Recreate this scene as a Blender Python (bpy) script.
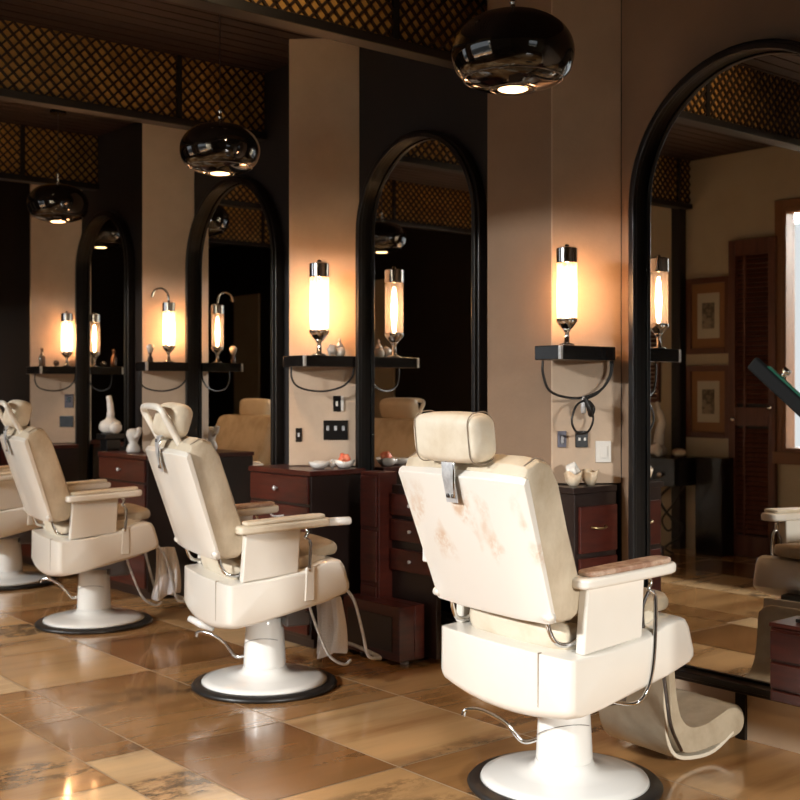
import bpy, bmesh, math, random
from mathutils import Vector, Matrix
random.seed(7)
S = bpy.context.scene
COL = S.collection
PI = math.pi
for o in list(bpy.data.objects): bpy.data.objects.remove(o)

# ------------------------------------------------------------------ camera
FWD = Vector((-0.768, 0.640, 0)).normalized()
cam_d = bpy.data.cameras.new('camera'); cam = bpy.data.objects.new('camera', cam_d); COL.objects.link(cam)
cam.location = (0, 0, 1.25)
cam.rotation_euler = FWD.to_track_quat('-Z', 'Y').to_euler()
cam_d.sensor_width = 36; cam_d.lens = 36*1165/800; cam_d.shift_y = -0.0125
cam_d.clip_start = 0.05
cam_d.dof.use_dof = True; cam_d.dof.focus_distance = 3.75; cam_d.dof.aperture_fstop = 5.0
S.camera = cam
# ------------------------------------------------------------------ world, exposure
S.view_settings.view_transform = 'Standard'; S.view_settings.look = 'None'
S.view_settings.gamma = 1; S.view_settings.use_curve_mapping = False
S.view_settings.exposure = 0.35
S.cycles.caustics_reflective = False; S.cycles.caustics_refractive = False
S.cycles.max_bounces = 10; S.cycles.glossy_bounces = 6; S.cycles.diffuse_bounces = 2
S.cycles.sample_clamp_indirect = 6
W = bpy.data.worlds.new('daylight_sky'); S.world = W; W.use_nodes = True
W.node_tree.nodes['Background'].inputs[0].default_value = (0.94, 0.97, 1.0, 1)
W.node_tree.nodes['Background'].inputs[1].default_value = 0.9

def area(name, loc, tgt, sx, sy, power, color):
    l = bpy.data.lights.new(name, 'AREA'); l.shape = 'RECTANGLE'; l.size = sx; l.size_y = sy
    l.energy = power; l.color = color
    o = bpy.data.objects.new(name, l); COL.objects.link(o); o.location = loc
    o.rotation_euler = (Vector(tgt)-Vector(loc)).to_track_quat('-Z', 'Y').to_euler()
    return o
# daylight standing outside the windows of the wall behind the chairs
area('daylight_window_a', (-3.85, -4.0, 3.35), (-3.25, 2.8, 0.8), 1.1, 0.6, 1450, (1.0, 0.965, 0.93))
area('daylight_added_window', (-7.35, -4.0, 3.35), (-6.5, 2.8, 0.8), 1.1, 0.6, 1080, (1.0, 0.965, 0.93))  # shines through an added, unseen window onto the left-hand chairs
# fill light outside an added opening at the camera's right
area('fill_daylight_right', (6.2, 0.6, 2.7), (-3.6, 3.2, 0.8), 1.2, 0.7, 700, (1.0, 0.95, 0.88))

# ------------------------------------------------------------------ helpers
def sock(n, k, v):
    if k in n.inputs: n.inputs[k].default_value = v
def mat(name, col, rough=0.5, metal=0.0, spec=0.5, coat=0.0, noise=None, bump=None, emit=None):
    """noise=(scale, colour2, lo, hi[, (sx,sy,sz)]) mixes a second colour; bump=(scale,strength)"""
    m = bpy.data.materials.new(name); m.use_nodes = True; nt = m.node_tree
    b = nt.nodes['Principled BSDF']
    sock(b, 'Base Color', (*col, 1)); sock(b, 'Roughness', rough); sock(b, 'Metallic', metal)
    sock(b, 'Specular IOR Level', spec); sock(b, 'Coat Weight', coat); sock(b, 'Coat Roughness', 0.08)
    tc = None
    if noise or bump:
        tc = nt.nodes.new('ShaderNodeTexCoord')
    if noise:
        sc, c2, lo, hi = noise[:4]; st = noise[4] if len(noise) > 4 else (1, 1, 1)
        mp = nt.nodes.new('ShaderNodeMapping'); mp.inputs['Scale'].default_value = st
        nt.links.new(tc.outputs['Object'], mp.inputs['Vector'])
        n = nt.nodes.new('ShaderNodeTexNoise'); n.inputs['Scale'].default_value = sc
        n.inputs['Detail'].default_value = 6; n.inputs['Roughness'].default_value = 0.62
        nt.links.new(mp.outputs['Vector'], n.inputs['Vector'])
        r = nt.nodes.new('ShaderNodeValToRGB')
        r.color_ramp.elements[0].position = lo; r.color_ramp.elements[0].color = (*col, 1)
        r.color_ramp.elements[1].position = hi; r.color_ramp.elements[1].color = (*c2, 1)
        nt.links.new(n.outputs['Fac'], r.inputs['Fac']); nt.links.new(r.outputs['Color'], b.inputs['Base Color'])
    if bump:
        n2 = nt.nodes.new('ShaderNodeTexNoise'); n2.inputs['Scale'].default_value = bump[0]; n2.inputs['Detail'].default_value = 5
        nt.links.new(tc.outputs['Object'], n2.inputs['Vector'])
        bp = nt.nodes.new('ShaderNodeBump'); bp.inputs['Strength'].default_value = bump[1]; bp.inputs['Distance'].default_value = 0.01
        nt.links.new(n2.outputs['Fac'], bp.inputs['Height']); nt.links.new(bp.outputs['Normal'], b.inputs['Normal'])
    if emit:
        sock(b, 'Emission Color', (*emit[0], 1)); sock(b, 'Emission Strength', emit[1])
    return m

def glassmat(name, tint=(1, 1, 1), refl=0.08, rough=0.02):
    m = bpy.data.materials.new(name); m.use_nodes = True; nt = m.node_tree
    nt.nodes.remove(nt.nodes['Principled BSDF'])
    out = nt.nodes['Material Output']
    t = nt.nodes.new('ShaderNodeBsdfTransparent'); t.inputs[0].default_value = (*tint, 1)
    g = nt.nodes.new('ShaderNodeBsdfGlossy'); g.inputs['Roughness'].default_value = rough
    x = nt.nodes.new('ShaderNodeMixShader'); x.inputs[0].default_value = refl
    nt.links.new(t.outputs[0], x.inputs[1]); nt.links.new(g.outputs[0], x.inputs[2]); nt.links.new(x.outputs[0], out.inputs[0])
    return m

M = {}
M['plaster'] = mat('tan_plaster', (0.62, 0.47, 0.34), 0.75, noise=(3.0, (0.50, 0.365, 0.26), 0.35, 0.75), bump=(60, 0.08))
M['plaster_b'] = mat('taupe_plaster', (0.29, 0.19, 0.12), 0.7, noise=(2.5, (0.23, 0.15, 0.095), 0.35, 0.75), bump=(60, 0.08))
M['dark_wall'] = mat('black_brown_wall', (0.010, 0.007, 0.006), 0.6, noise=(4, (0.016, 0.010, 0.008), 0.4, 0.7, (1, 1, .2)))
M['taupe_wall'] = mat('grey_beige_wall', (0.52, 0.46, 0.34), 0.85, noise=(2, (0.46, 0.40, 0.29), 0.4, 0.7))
M['skirt'] = mat('sand_skirting', (0.74, 0.58, 0.42), 0.45, noise=(3, (0.66, 0.50, 0.35), 0.4, 0.7))
M['ceil'] = mat('dark_slat_wood', (0.035, 0.014, 0.008), 0.7, noise=(6, (0.018, 0.008, 0.005), 0.4, 0.65, (8, .6, 1)))
M['beam'] = mat('black_beam', (0.007, 0.005, 0.005), 0.5)
M['strip'] = mat('dark_lattice_strip', (0.035, 0.016, 0.008), 0.5)
M['rattan'] = mat('golden_rattan', (0.60, 0.34, 0.09), 0.55, noise=(7, (0.36, 0.18, 0.045), 0.4, 0.7))
M['enamel'] = mat('cream_enamel', (0.87, 0.82, 0.74), 0.28, coat=0.4, noise=(3, (0.84, 0.77, 0.67), 0.42, 0.8))
M['enamel_w'] = mat('white_enamel', (0.86, 0.84, 0.80), 0.22, coat=0.5)
M['leather'] = mat('cream_leather', (0.66, 0.56, 0.42), 0.5, noise=(7, (0.44, 0.34, 0.225), 0.42, 0.72, (1, 1, .6)), bump=(14, 0.35))
M['leather_l'] = mat('pale_leather', (0.76, 0.67, 0.53), 0.48, noise=(6, (0.62, 0.50, 0.35), 0.45, 0.75), bump=(14, 0.3))
M['leather_t'] = mat('tan_leather', (0.50, 0.41, 0.29), 0.5, noise=(6, (0.34, 0.26, 0.17), 0.42, 0.7), bump=(9, 0.6))
M['leather_b'] = mat('worn_brown_leather', (0.36, 0.20, 0.13), 0.55, noise=(22, (0.60, 0.44, 0.33), 0.42, 0.6), bump=(30, 0.3))
M['piping'] = mat('dark_seam', (0.30, 0.23, 0.17), 0.7)
M['chrome'] = mat('chrome', (0.72, 0.72, 0.72), 0.12, 1.0)
M['steel'] = mat('brushed_steel', (0.72, 0.72, 0.72), 0.38, 0.45, noise=(30, (0.50, 0.50, 0.51), 0.4, 0.6))
M['dark_steel'] = mat('dark_steel', (0.16, 0.15, 0.15), 0.3, 1.0)
M['rubber'] = mat('black_rubber', (0.014, 0.012, 0.011), 0.4)
M['black'] = mat('black_lacquer', (0.010, 0.009, 0.009), 0.22, coat=0.3)
M['matte'] = mat('matte_black', (0.006, 0.006, 0.006), 0.7, spec=0.12)
M['frame'] = mat('black_metal_frame', (0.016, 0.014, 0.013), 0.28, 0.3, coat=0.2)
M['mahog'] = mat('mahogany', (0.075, 0.014, 0.008), 0.3, coat=0.2, noise=(5, (0.035, 0.007, 0.005), 0.4, 0.7, (1, 1, 7)))
M['ebony'] = mat('dark_cabinet', (0.020, 0.011, 0.009), 0.3, coat=0.2)
M['shutter'] = mat('shutter_wood', (0.13, 0.045, 0.026), 0.42, noise=(5, (0.075, 0.025, 0.015), 0.4, 0.7, (6, 6, .6)))
M['casing'] = mat('oak_casing', (0.22, 0.105, 0.05), 0.5)
M['pendant'] = mat('black_gloss_glass', (0.006, 0.006, 0.007), 0.05, coat=1.0)
M['disc'] = mat('lit_pendant_disc', (1, .8, .5), 0.5, emit=((1.0, 0.62, 0.30), 5.0))
M['tube'] = mat('lit_frosted_glass', (1, .9, .8), 0.4, emit=((1.0, 0.66, 0.42), 1.5))
M['bulb'] = mat('glowing_filament', (1, .9, .8), 0.4, emit=((1.0, 0.50, 0.22), 125))
M['clear'] = glassmat('frosted_glass', (1, .97, .93), 0.30, 0.15)
_nt = M['clear'].node_tree; _g = _nt.nodes['Glossy BSDF']; _t = _nt.nodes.new('ShaderNodeBsdfTranslucent'); _t.inputs[0].default_value = (.95, .88, .82, 1)
_nt.links.new(_t.outputs[0], _nt.nodes['Mix Shader'].inputs[2])
M['pane'] = glassmat('window_glass', (0.97, 0.99, 1.0), 0.06)
M['ceramic'] = mat('white_ceramic', (0.80, 0.77, 0.72), 0.2, coat=0.5)
M['shell'] = mat('tan_shell', (0.62, 0.46, 0.30), 0.4, noise=(18, (0.78, 0.66, 0.50), 0.4, 0.6))
M['coral'] = mat('coral_red', (0.80, 0.14, 0.07), 0.5, noise=(20, (0.85, 0.35, 0.2), 0.4, 0.65))
M['towel'] = mat('white_towel', (0.78, 0.76, 0.78), 0.95, bump=(140, 0.5))
M['plate_w'] = mat('white_switch_plate', (0.72, 0.68, 0.62), 0.35)
M['brass'] = mat('brass', (0.55, 0.42, 0.22), 0.3, 1.0)
M['fr_wood'] = mat('picture_frame_wood', (0.10, 0.030, 0.014), 0.35)
M['fr_gold'] = mat('tan_mount', (0.26, 0.125, 0.045), 0.6)
M['mount'] = mat('cream_mount', (0.52, 0.48, 0.38), 0.8)
M['print'] = mat('dark_print', (0.10, 0.085, 0.06), 0.8, noise=(24, (0.30, 0.26, 0.19), 0.42, 0.6))
M['grey_box'] = mat('grey_box', (0.13, 0.13, 0.17), 0.6)
M['green'] = mat('green_trim', (0.02, 0.13, 0.085), 0.3)
M['bottle'] = mat('amber_glass', (0.10, 0.06, 0.04), 0.1, coat=1)
mm = bpy.data.materials.new('mirror_glass'); mm.use_nodes = True
b = mm.node_tree.nodes['Principled BSDF']; sock(b, 'Base Color', (0.80, 0.79, 0.76, 1)); sock(b, 'Metallic', 1); sock(b, 'Roughness', 0.0)
M['mirror'] = mm

def mk(name, verts, faces, m, parent=None, smooth=False, bevel=0, bseg=2, subsurf=0, solid=0, mats=None, fm=None):
    me = bpy.data.meshes.new(name); me.from_pydata([tuple(v) for v in verts], [], faces)
    bm = bmesh.new(); bm.from_mesh(me)
    bmesh.ops.recalc_face_normals(bm, faces=bm.faces); bm.to_mesh(me); bm.free()
    o = bpy.data.objects.new(name, me); COL.objects.link(o)
    for x in (mats or [m]): me.materials.append(x)
    if fm:
        for i, p in enumerate(me.polygons): p.material_index = fm[i]
    if smooth or subsurf:
        for p in me.polygons: p.use_smooth = True
    if solid:
        s = o.modifiers.new('solid', 'SOLIDIFY'); s.thickness = solid; s.offset = 0
    if bevel:
        bv = o.modifiers.new('bevel', 'BEVEL'); bv.width = bevel; bv.segments = bseg; bv.limit_method = 'ANGLE'; bv.angle_limit = math.radians(35)
        for p in me.polygons: p.use_smooth = True
        bv.harden_normals = True
    if subsurf:
        s = o.modifiers.new('sub', 'SUBSURF'); s.levels = subsurf; s.render_levels = subsurf
    if parent is not None: o.parent = parent
    return o

class G:
    """collects shapes into one mesh"""
    def __init__(s): s.v = []; s.f = []
    def add(s, v, f):
        n = len(s.v); s.v += [Vector(p) for p in v]; s.f += [[i+n for i in q] for q in f]; return s
    def box(s, x0, x1, y0, y1, z0, z1):
        return s.add([(x0,y0,z0),(x1,y0,z0),(x1,y1,z0),(x0,y1,z0),(x0,y0,z1),(x1,y0,z1),(x1,y1,z1),(x0,y1,z1)],
                     [[0,3,2,1],[4,5,6,7],[0,1,5,4],[1,2,6,5],[2,3,7,6],[3,0,4,7]])
    def lathe(s, prof, c=(0,0,0), n=32, cap=True, axis='Z'):
        v = []; f = []
        for r, z in prof:
            for i in range(n):
                a = 2*PI*i/n; p = (r*math.cos(a), r*math.sin(a), z)
                if axis == 'Y': p = (p[0], p[2], p[1])
                if axis == 'X': p = (p[2], p[0], p[1])
                v.append((p[0]+c[0], p[1]+c[1], p[2]+c[2]))
        for k in range(len(prof)-1):
            for i in range(n):
                j = (i+1) % n; f.append([k*n+i, k*n+j, (k+1)*n+j, (k+1)*n+i])
        if cap: f.append(list(range(n))[::-1]); f.append([(len(prof)-1)*n+i for i in range(n)])
        return s.add(v, f)
    def tube(s, pts, r, n=10, closed=False):
        pts = [Vector(p) for p in pts]; N = len(pts); v = []; f = []
        up = None
        for k, p in enumerate(pts):
            if closed: t = pts[(k+1) % N]-pts[k-1]
            else: t = pts[min(k+1, N-1)]-pts[max(k-1, 0)]
            t.normalize()
            if up is None:
                up = t.orthogonal().normalized()
            else:
                up = (up - t*up.dot(t)).normalized()
            sd = t.cross(up); rr = r[k] if isinstance(r, (list, tuple)) else r
            for i in range(n):
                a = 2*PI*i/n; v.append(p+up*math.cos(a)*rr+sd*math.sin(a)*rr)
        for k in range(N if closed else N-1):
            for i in range(n):
                j = (i+1) % n; k2 = (k+1) % N
                f.append([k*n+i, k*n+j, k2*n+j, k2*n+i])
        if not closed: f.append(list(range(n))[::-1]); f.append([(N-1)*n+i for i in range(n)])
        return s.add(v, f)
    def prism(s, poly, a0, a1, axis='X'):
        """poly in the plane normal to axis: X->(y,z)  Y->(x,z)  Z->(x,y)"""
        n = len(poly)
        def P(q, a): return {'X': (a, q[0], q[1]), 'Y': (q[0], a, q[1]), 'Z': (q[0], q[1], a)}[axis]
        v = [P(q, a0) for q in poly]+[P(q, a1) for q in poly]
        f = [list(range(n))[::-1], list(range(n, 2*n))]+[[i, (i+1) % n, n+(i+1) % n, n+i] for i in range(n)]
        return s.add(v, f)
    def loft(s, rings):
        n = len(rings[0]); v = [p for r in rings for p in r]; f = []
        for k in range(len(rings)-1):
            for i in range(n):
                j = (i+1) % n; f.append([k*n+i, k*n+j, (k+1)*n+j, (k+1)*n+i])
        f.append(list(range(n))[::-1]); f.append([(len(rings)-1)*n+i for i in range(n)])
        return s.add(v, f)
    def mk(s, name, m, parent=None, **k): return mk(name, s.v, s.f, m, parent, **k)

def smooth_pts(pts, n=6, closed=False):
    pts = [Vector(p) for p in pts]; out = []; N = len(pts)
    for i in range(N if closed else N-1):
        if closed: p0, p1, p2, p3 = pts[i-1], pts[i], pts[(i+1) % N], pts[(i+2) % N]
        else: p0, p1, p2, p3 = pts[max(i-1, 0)], pts[i], pts[i+1], pts[min(i+2, N-1)]
        for k in range(n):
            t = k/n
            out.append(0.5*((2*p1)+(-p0+p2)*t+(2*p0-5*p1+4*p2-p3)*t*t+(-p0+3*p1-3*p2+p3)*t**3))
    if not closed: out.append(pts[-1])
    return out

def tag(o, label, cat, group=None):
    o['label'] = label; o['category'] = cat
    if group: o['group'] = group
    return o
def thing(name, label, cat, loc=(0,0,0), rz=0, group=None):
    o = bpy.data.objects.new(name, None); COL.objects.link(o); o.location = loc; o.rotation_euler = (0, 0, rz)
    o.empty_display_size = 0.1
    return tag(o, label, cat, group)
def struct(o): o['kind'] = 'structure'; return o

# ================================================================== SETTING
WY = 3.65      # mirror wall
OY = -0.35     # window wall
CZ = 3.05      # ceiling
X0, X1 = -13.6, 2.6
YB = -3.4

# ---- floor: glazed tiles, each its own face, colour per tile, grout bed beneath
def floor_mat():
    m = bpy.data.materials.new('glazed_floor_tiles'); m.use_nodes = True; nt = m.node_tree; L = nt.links.new
    b = nt.nodes['Principled BSDF']
    at = nt.nodes.new('ShaderNodeVertexColor'); at.layer_name = 'tile'
    tc = nt.nodes.new('ShaderNodeTexCoord')
    sep = nt.nodes.new('ShaderNodeSeparateColor'); L(at.outputs[0], sep.inputs[0])
    off = nt.nodes.new('ShaderNodeVectorMath'); off.operation = 'MULTIPLY_ADD'
    off.inputs[1].default_value = (37, 53, 17); L(at.outputs[0], off.inputs[0]); L(tc.outputs['Object'], off.inputs[2])
    def noise(sc, st, det=6, rough=.6):
        mp = nt.nodes.new('ShaderNodeMapping'); mp.inputs['Scale'].default_value = st; L(off.outputs[0], mp.inputs[0])
        n = nt.nodes.new('ShaderNodeTexNoise'); n.inputs['Scale'].default_value = sc; n.inputs['Detail'].default_value = det
        n.inputs['Roughness'].default_value = rough; L(mp.outputs[0], n.inputs[0]); return n
    def ramp(src, stops):
        r = nt.nodes.new('ShaderNodeValToRGB'); e = r.color_ramp.elements
        e[0].position = stops[0][0]; e[0].color = (*stops[0][1], 1); e[1].position = stops[-1][0]; e[1].color = (*stops[-1][1], 1)
        for p, c in stops[1:-1]: q = e.new(p); q.color = (*c, 1)
        L(src, r.inputs[0]); return r
    base = ramp(sep.outputs[0], [(0, (.22, .095, .030)), (.35, (.38, .19, .068)), (.7, (.56, .33, .145)), (1, (.70, .47, .25))])
    n1 = noise(1.6, (3.2, .35, 1))
    var = ramp(n1.outputs['Fac'], [(.3, (.62, .52, .45)), (.5, (1, 1, 1)), (.72, (1.25, 1.2, 1.15))])
    mx = nt.nodes.new('ShaderNodeMix'); mx.data_type = 'RGBA'; mx.blend_type = 'MULTIPLY'; mx.inputs[0].default_value = 1
    L(base.outputs[0], mx.inputs[6]); L(var.outputs[0], mx.inputs[7])
    # dark mottled bands
    band = noise(1.25, (2.6, .30, 1), 2, .5); bm_ = ramp(band.outputs['Fac'], [(.56, (0, 0, 0)), (.64, (1, 1, 1))])
    mot = noise(9, (1.6, 1, 1), 8, .75); mm_ = ramp(mot.outputs['Fac'], [(.44, (0, 0, 0)), (.56, (1, 1, 1))])
    mu = nt.nodes.new('ShaderNodeMath'); mu.operation = 'MULTIPLY'; L(bm_.outputs[0], mu.inputs[0]); L(mm_.outputs[0], mu.inputs[1])
    mu2 = nt.nodes.new('ShaderNodeMath'); mu2.operation = 'MULTIPLY'; L(mu.outputs[0], mu2.inputs[0]); mu2.inputs[1].default_value = .8
    mx2 = nt.nodes.new('ShaderNodeMix'); mx2.data_type = 'RGBA'
    L(mu2.outputs[0], mx2.inputs[0]); L(mx.outputs[2], mx2.inputs[6]); mx2.inputs[7].default_value = (.055, .030, .016, 1)
    L(mx2.outputs[2], b.inputs['Base Color'])
    rr = nt.nodes.new('ShaderNodeMapRange'); L(n1.outputs['Fac'], rr.inputs[0]); rr.inputs[3].default_value = .13; rr.inputs[4].default_value = .27
    L(rr.outputs[0], b.inputs['Roughness']); sock(b, 'Specular IOR Level', .6); sock(b, 'Coat Weight', .6); sock(b, 'Coat Roughness', .07)
    wv = noise(2.2, (1, 1, 1), 2, .5); bp = nt.nodes.new('ShaderNodeBump'); bp.inputs['Strength'].default_value = .16; bp.inputs['Distance'].default_value = .02
    L(wv.outputs['Fac'], bp.inputs['Height']); L(bp.outputs[0], b.inputs['Normal'])
    return m
ys = [-3.4, -2.86, -2.3, -1.73, -1.16, -0.6, -0.03, .54, 1.11, 1.69, 1.92, 2.47, 3.05, 3.65]
xj = [-2.97]
while xj[-1] > X0:
    xj.append(xj[-1]-(0.69 if len(xj) % 2 == 1 else 1.04))
xr = -2.97; k = 0; right = []
while xr < X1:
    xr += (1.04 if k % 2 == 0 else .69); k += 1; right.append(xr)
xs = sorted(xj+right); xs[0] = X0; xs[-1] = X1
xs = [x for x in xs if X0 <= x <= X1]
v = []; f = []; cols = []
g = 0.0035
fixed = {}
for j in range(len(ys)-1):
    sh = 0.0 if j in (10, 11, 12) else (-.02 if j == 9 else random.uniform(-.5, .5))
    for i in range(len(xs)-1):
        a0 = xs[i]+(sh if 0 < i else 0); a1 = xs[i+1]+(sh if i+1 < len(xs)-1 else 0)
        parts = [(a0, a1)]
        if j == 9: parts = [(a0, (a0+a1)/2), ((a0+a1)/2, a1)] if a1-a0 > .9 else parts
        for (p0, p1) in parts:
            n = len(v); b0, b1 = ys[j]+g, ys[j+1]-g
            v += [(p0+g, b0, 0), (p1-g, b0, 0), (p1-g, b1, 0), (p0+g, b1, 0)]; f.append([n, n+1, n+2, n+3])
            cols.append((random.random(), random.random(), random.random()))
nt_ = len(f)
n = len(v); v += [(X0, YB, -.0015), (X1, YB, -.0015), (X1, WY, -.0015), (X0, WY, -.0015)]; f.append([n, n+1, n+2, n+3])
grout = mat('sandy_grout', (0.40, 0.27, 0.16), 0.6)
fl = mk('floor', v, f, None, mats=[floor_mat(), grout], fm=[0]*nt_+[1]); struct(fl)
ca = fl.data.color_attributes.new('tile', 'FLOAT_COLOR', 'CORNER')
for i, p in enumerate(fl.data.polygons):
    c = cols[i] if i < nt_ else (0, 0, 0)
    for li in p.loop_indices: ca.data[li].color = (*c, 1)
# reset normals up
bm = bmesh.new(); bm.from_mesh(fl.data)
for fc in bm.faces:
    if fc.normal.z < 0: fc.normal_flip()
bm.to_mesh(fl.data); bm.free()
struct(G().box(X0, X1, YB, WY, -.12, -.004).mk('floor_slab', grout))

# ---- mirror wall (dark base wall, taupe section around the right hand mirror) ----
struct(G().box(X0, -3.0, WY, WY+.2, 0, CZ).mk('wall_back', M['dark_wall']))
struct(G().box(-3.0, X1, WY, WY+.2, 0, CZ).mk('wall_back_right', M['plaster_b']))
# skirting below mirrors
struct(G().box(-2.99, X1, WY-.03, WY, 0, .165).mk('baseboard_back_right', M['skirt']))
struct(G().box(X0, -3.0, WY-.03, WY, 0, .165).mk('baseboard_back_left', M['skirt']))
struct(G().box(-2.445, -2.405, WY-.045, WY-.03, 0, .165).mk('trim_9', M['frame']))
struct(G().box(X0-.2, X0, YB, WY+.2, 0, CZ).mk('wall_left', M['dark_wall']))
# ---- fins between the stations
# (wall junction x, corner x, corner y, left plan points): splayed right side faces the shop
PIERS = [(-3.0, -3.163, 3.42, [(-3.53, 3.42), (-3.69, WY)]),
         (-4.70, -4.95, 3.385, [(-5.31, WY)]),
         (-6.37, -6.58, 3.40, [(-6.98, WY)]),
         (-7.99, -8.32, 3.40, [(-8.95, WY)]),
         (-9.66, -10.0, 3.40, [(-10.6, WY)])]
for i, (jx, cx_, cy_, lf) in enumerate(PIERS):
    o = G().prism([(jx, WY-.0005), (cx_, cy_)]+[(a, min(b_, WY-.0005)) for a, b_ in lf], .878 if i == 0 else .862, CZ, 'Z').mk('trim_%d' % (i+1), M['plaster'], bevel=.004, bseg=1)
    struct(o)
    if i == 0:      # front face of the wide pier: its shade is put in as darker taupe
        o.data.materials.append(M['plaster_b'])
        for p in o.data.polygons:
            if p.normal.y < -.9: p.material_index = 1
def on_pier(i, t):
    jx, cx_, cy_, _ = PIERS[i]
    dx, dy = jx-cx_, WY-cy_; L_ = math.hypot(dx, dy)
    return (cx_+dx*t, cy_+dy*t, math.atan2(-dx/L_, dy/L_))
# pavement outside the windows
struct(G().box(X0-6, X1+8, YB-9, YB-.15, -.14, -.10).box(X0-6, -2.35, YB-.15, OY-.15, -.14, -.10).box(X1+.15, X1+8, YB-.15, WY+4, -.14, -.10).mk('ground', mat('grey_pavement', (.16, .15, .14), .9, noise=(2, (.2, .19, .18), .4, .7))))
# ---- ceiling slats
gg = G(); y = YB
x = X0
while x < X1:
    gg.box(x, min(x+.085, X1), YB, WY, CZ, CZ+.03); x += .095
struct(gg.mk('ceiling', M['ceil']))
struct(G().box(X0-.2, X1+.2, YB-.2, WY+.2, CZ+.03, CZ+.12).mk('ceiling_deck', M['beam']))
# ---- lattice beams running across the room
def lattice(nm, bx, y0, y1):
    zb = 2.67
    struct(G().box(bx-.045, bx+.045, y0, y1, zb, zb+.04).mk(nm, M['beam'], bevel=.004, bseg=1))
    bk = G().box(bx-.012, bx+.012, y0, y1, zb+.04, CZ).mk(nm+'_panel', M['rattan']); struct(bk)
    st = G(); H = CZ-zb-.04; w = .007; sp = .062
    for s in (1, -1):
        for sd in (1, -1):
            yy = y0-H
            while yy < y1+H:
                a, b_ = (yy, yy+s*H)
                z_a, z_b = zb+.04, CZ
                # clip to the ends
                def cl(ya, za, yb, zb_):
                    if ya > yb: ya, za, yb, zb_ = yb, zb_, ya, za
                    if yb <= y0 or ya >= y1: return None
                    if ya < y0: za += (zb_-za)*(y0-ya)/(yb-ya); ya = y0
                    if yb > y1: zb_ = za+(zb_-za)*(y1-ya)/(yb-ya); yb = y1
                    return ya, za, yb, zb_
                q = cl(a, z_a, b_, z_b)
                if q and q[2]-q[0] > .02:
                    ya, za, yb, zb2 = q
                    xx0, xx1 = (bx+.012, bx+.024) if sd == 1 else (bx-.024, bx-.012)
                    poly = [(ya-w, za), (ya+w, za), (yb+w, zb2), (yb-w, zb2)]
                    st.prism(poly, xx0, xx1, 'X')
                yy += sp
    struct(st.mk(nm+'_lattice', M['strip']))
    dv = G(); yy = y1-.55
    while yy > y0:
        dv.box(bx-.03, bx+.03, yy-.015, yy+.015, zb+.04, CZ); yy -= 1.1
    struct(dv.mk(nm+'_divider', M['beam']))
for i, bx in enumerate((-3.77, -5.6, -7.75, -9.8)):
    lattice('trim_2%d' % i, bx, OY, WY)

# ---- window wall behind the chairs (seen in the mirrors)
HEAD = 2.58
def wallbox(nm, x0, x1, z0, z1, m): return struct(G().box(x0, x1, OY-.15, OY, z0, z1).mk(nm, m))
tw = M['taupe_wall']
wallbox('wall_front', -6.15, -4.76, 0, CZ, tw)
wallbox('wall_front_sill', -4.76, -2.2, 0, .80, tw)
wallbox('wall_front_head', -4.76, -2.2, HEAD, CZ, tw)
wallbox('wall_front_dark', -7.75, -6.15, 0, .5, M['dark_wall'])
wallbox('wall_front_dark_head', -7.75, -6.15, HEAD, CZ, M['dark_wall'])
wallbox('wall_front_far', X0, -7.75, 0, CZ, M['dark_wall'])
# jog towards the street, behind the camera
struct(G().box(-2.35, -2.2, YB, OY-.15, 0, CZ).mk('wall_jog', tw))
struct(G().box(-2.2, X1, YB-.15, YB, 0, CZ).mk('wall_rear', tw))
# right hand wall with an unseen opening, added for the fill light
struct(G().box(X1, X1+.15, YB, 1.0, 0, CZ).mk('wall_right', tw))
struct(G().box(X1, X1+.15, 2.35, WY+.2, 0, CZ).mk('wall_right_back', tw))
struct(G().box(X1, X1+.15, 1.0, 2.35, 0, .9).mk('wall_right_sill', tw))
struct(G().box(X1, X1+.15, 1.0, 2.35, 2.1, CZ).mk('wall_right_head', tw))
# pale door panels set in the dark wall, seen in the far mirrors
for k, (a, b_) in enumerate(((-9.72, -9.22), (-12.3, -11.75))):
    struct(G().box(a, b_, OY, OY+.03, 0, 2.4).mk('door_%d' % (k+2), M['taupe_wall'], bevel=.004))

def window(nm, x0, x1, z0, z1, mull=2):
    r = bpy.data.objects.new(nm, None); COL.objects.link(r); r.location = (x0, OY, z0); struct(r)
    w, h = x1-x0, z1-z0
    c = G()
    c.box(-.0, .035, -.10, .02, 0, h).box(w-.035, w, -.10, .02, 0, h).box(.035, w-.035, -.10, .02, h-.035, h).box(.035, w-.035, -.10, .02, 0, .03)
    c.box(-.06, .0, .0, .02, -.06, h+.06).box(w, w+.05, .0, .02, -.06, h+.06).box(0, w, 0, .02, h, h+.06).box(-.06, w+.05, 0, .05, -.09, 0)
    struct(c.mk('window_frame', M['casing'], r, bevel=.003, bseg=1))
    p = G().box(.035, w-.035, -.06, -.054, .03, h-.035); struct(p.mk('window_pane', M['pane'], r))
    for i in range(1, mull+1):
        xx = w*i/(mull+1); struct(G().box(xx-.012, xx+.012, -.075, -.04, .03, h-.035).mk('window_mullion', M['casing'], r))
    return r
window('window_1', -4.76, -2.2, .80, HEAD, 0)
window('window_added_left', -7.75, -6.15, .50, HEAD, 0)  # unseen window, added to let light reach the left-hand chairs
# pane of the opening added for the fill light
struct(G().box(X1+.06, X1+.07, 1.0, 2.35, .9, 2.1).mk('window_added_right', M['pane']))

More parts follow.
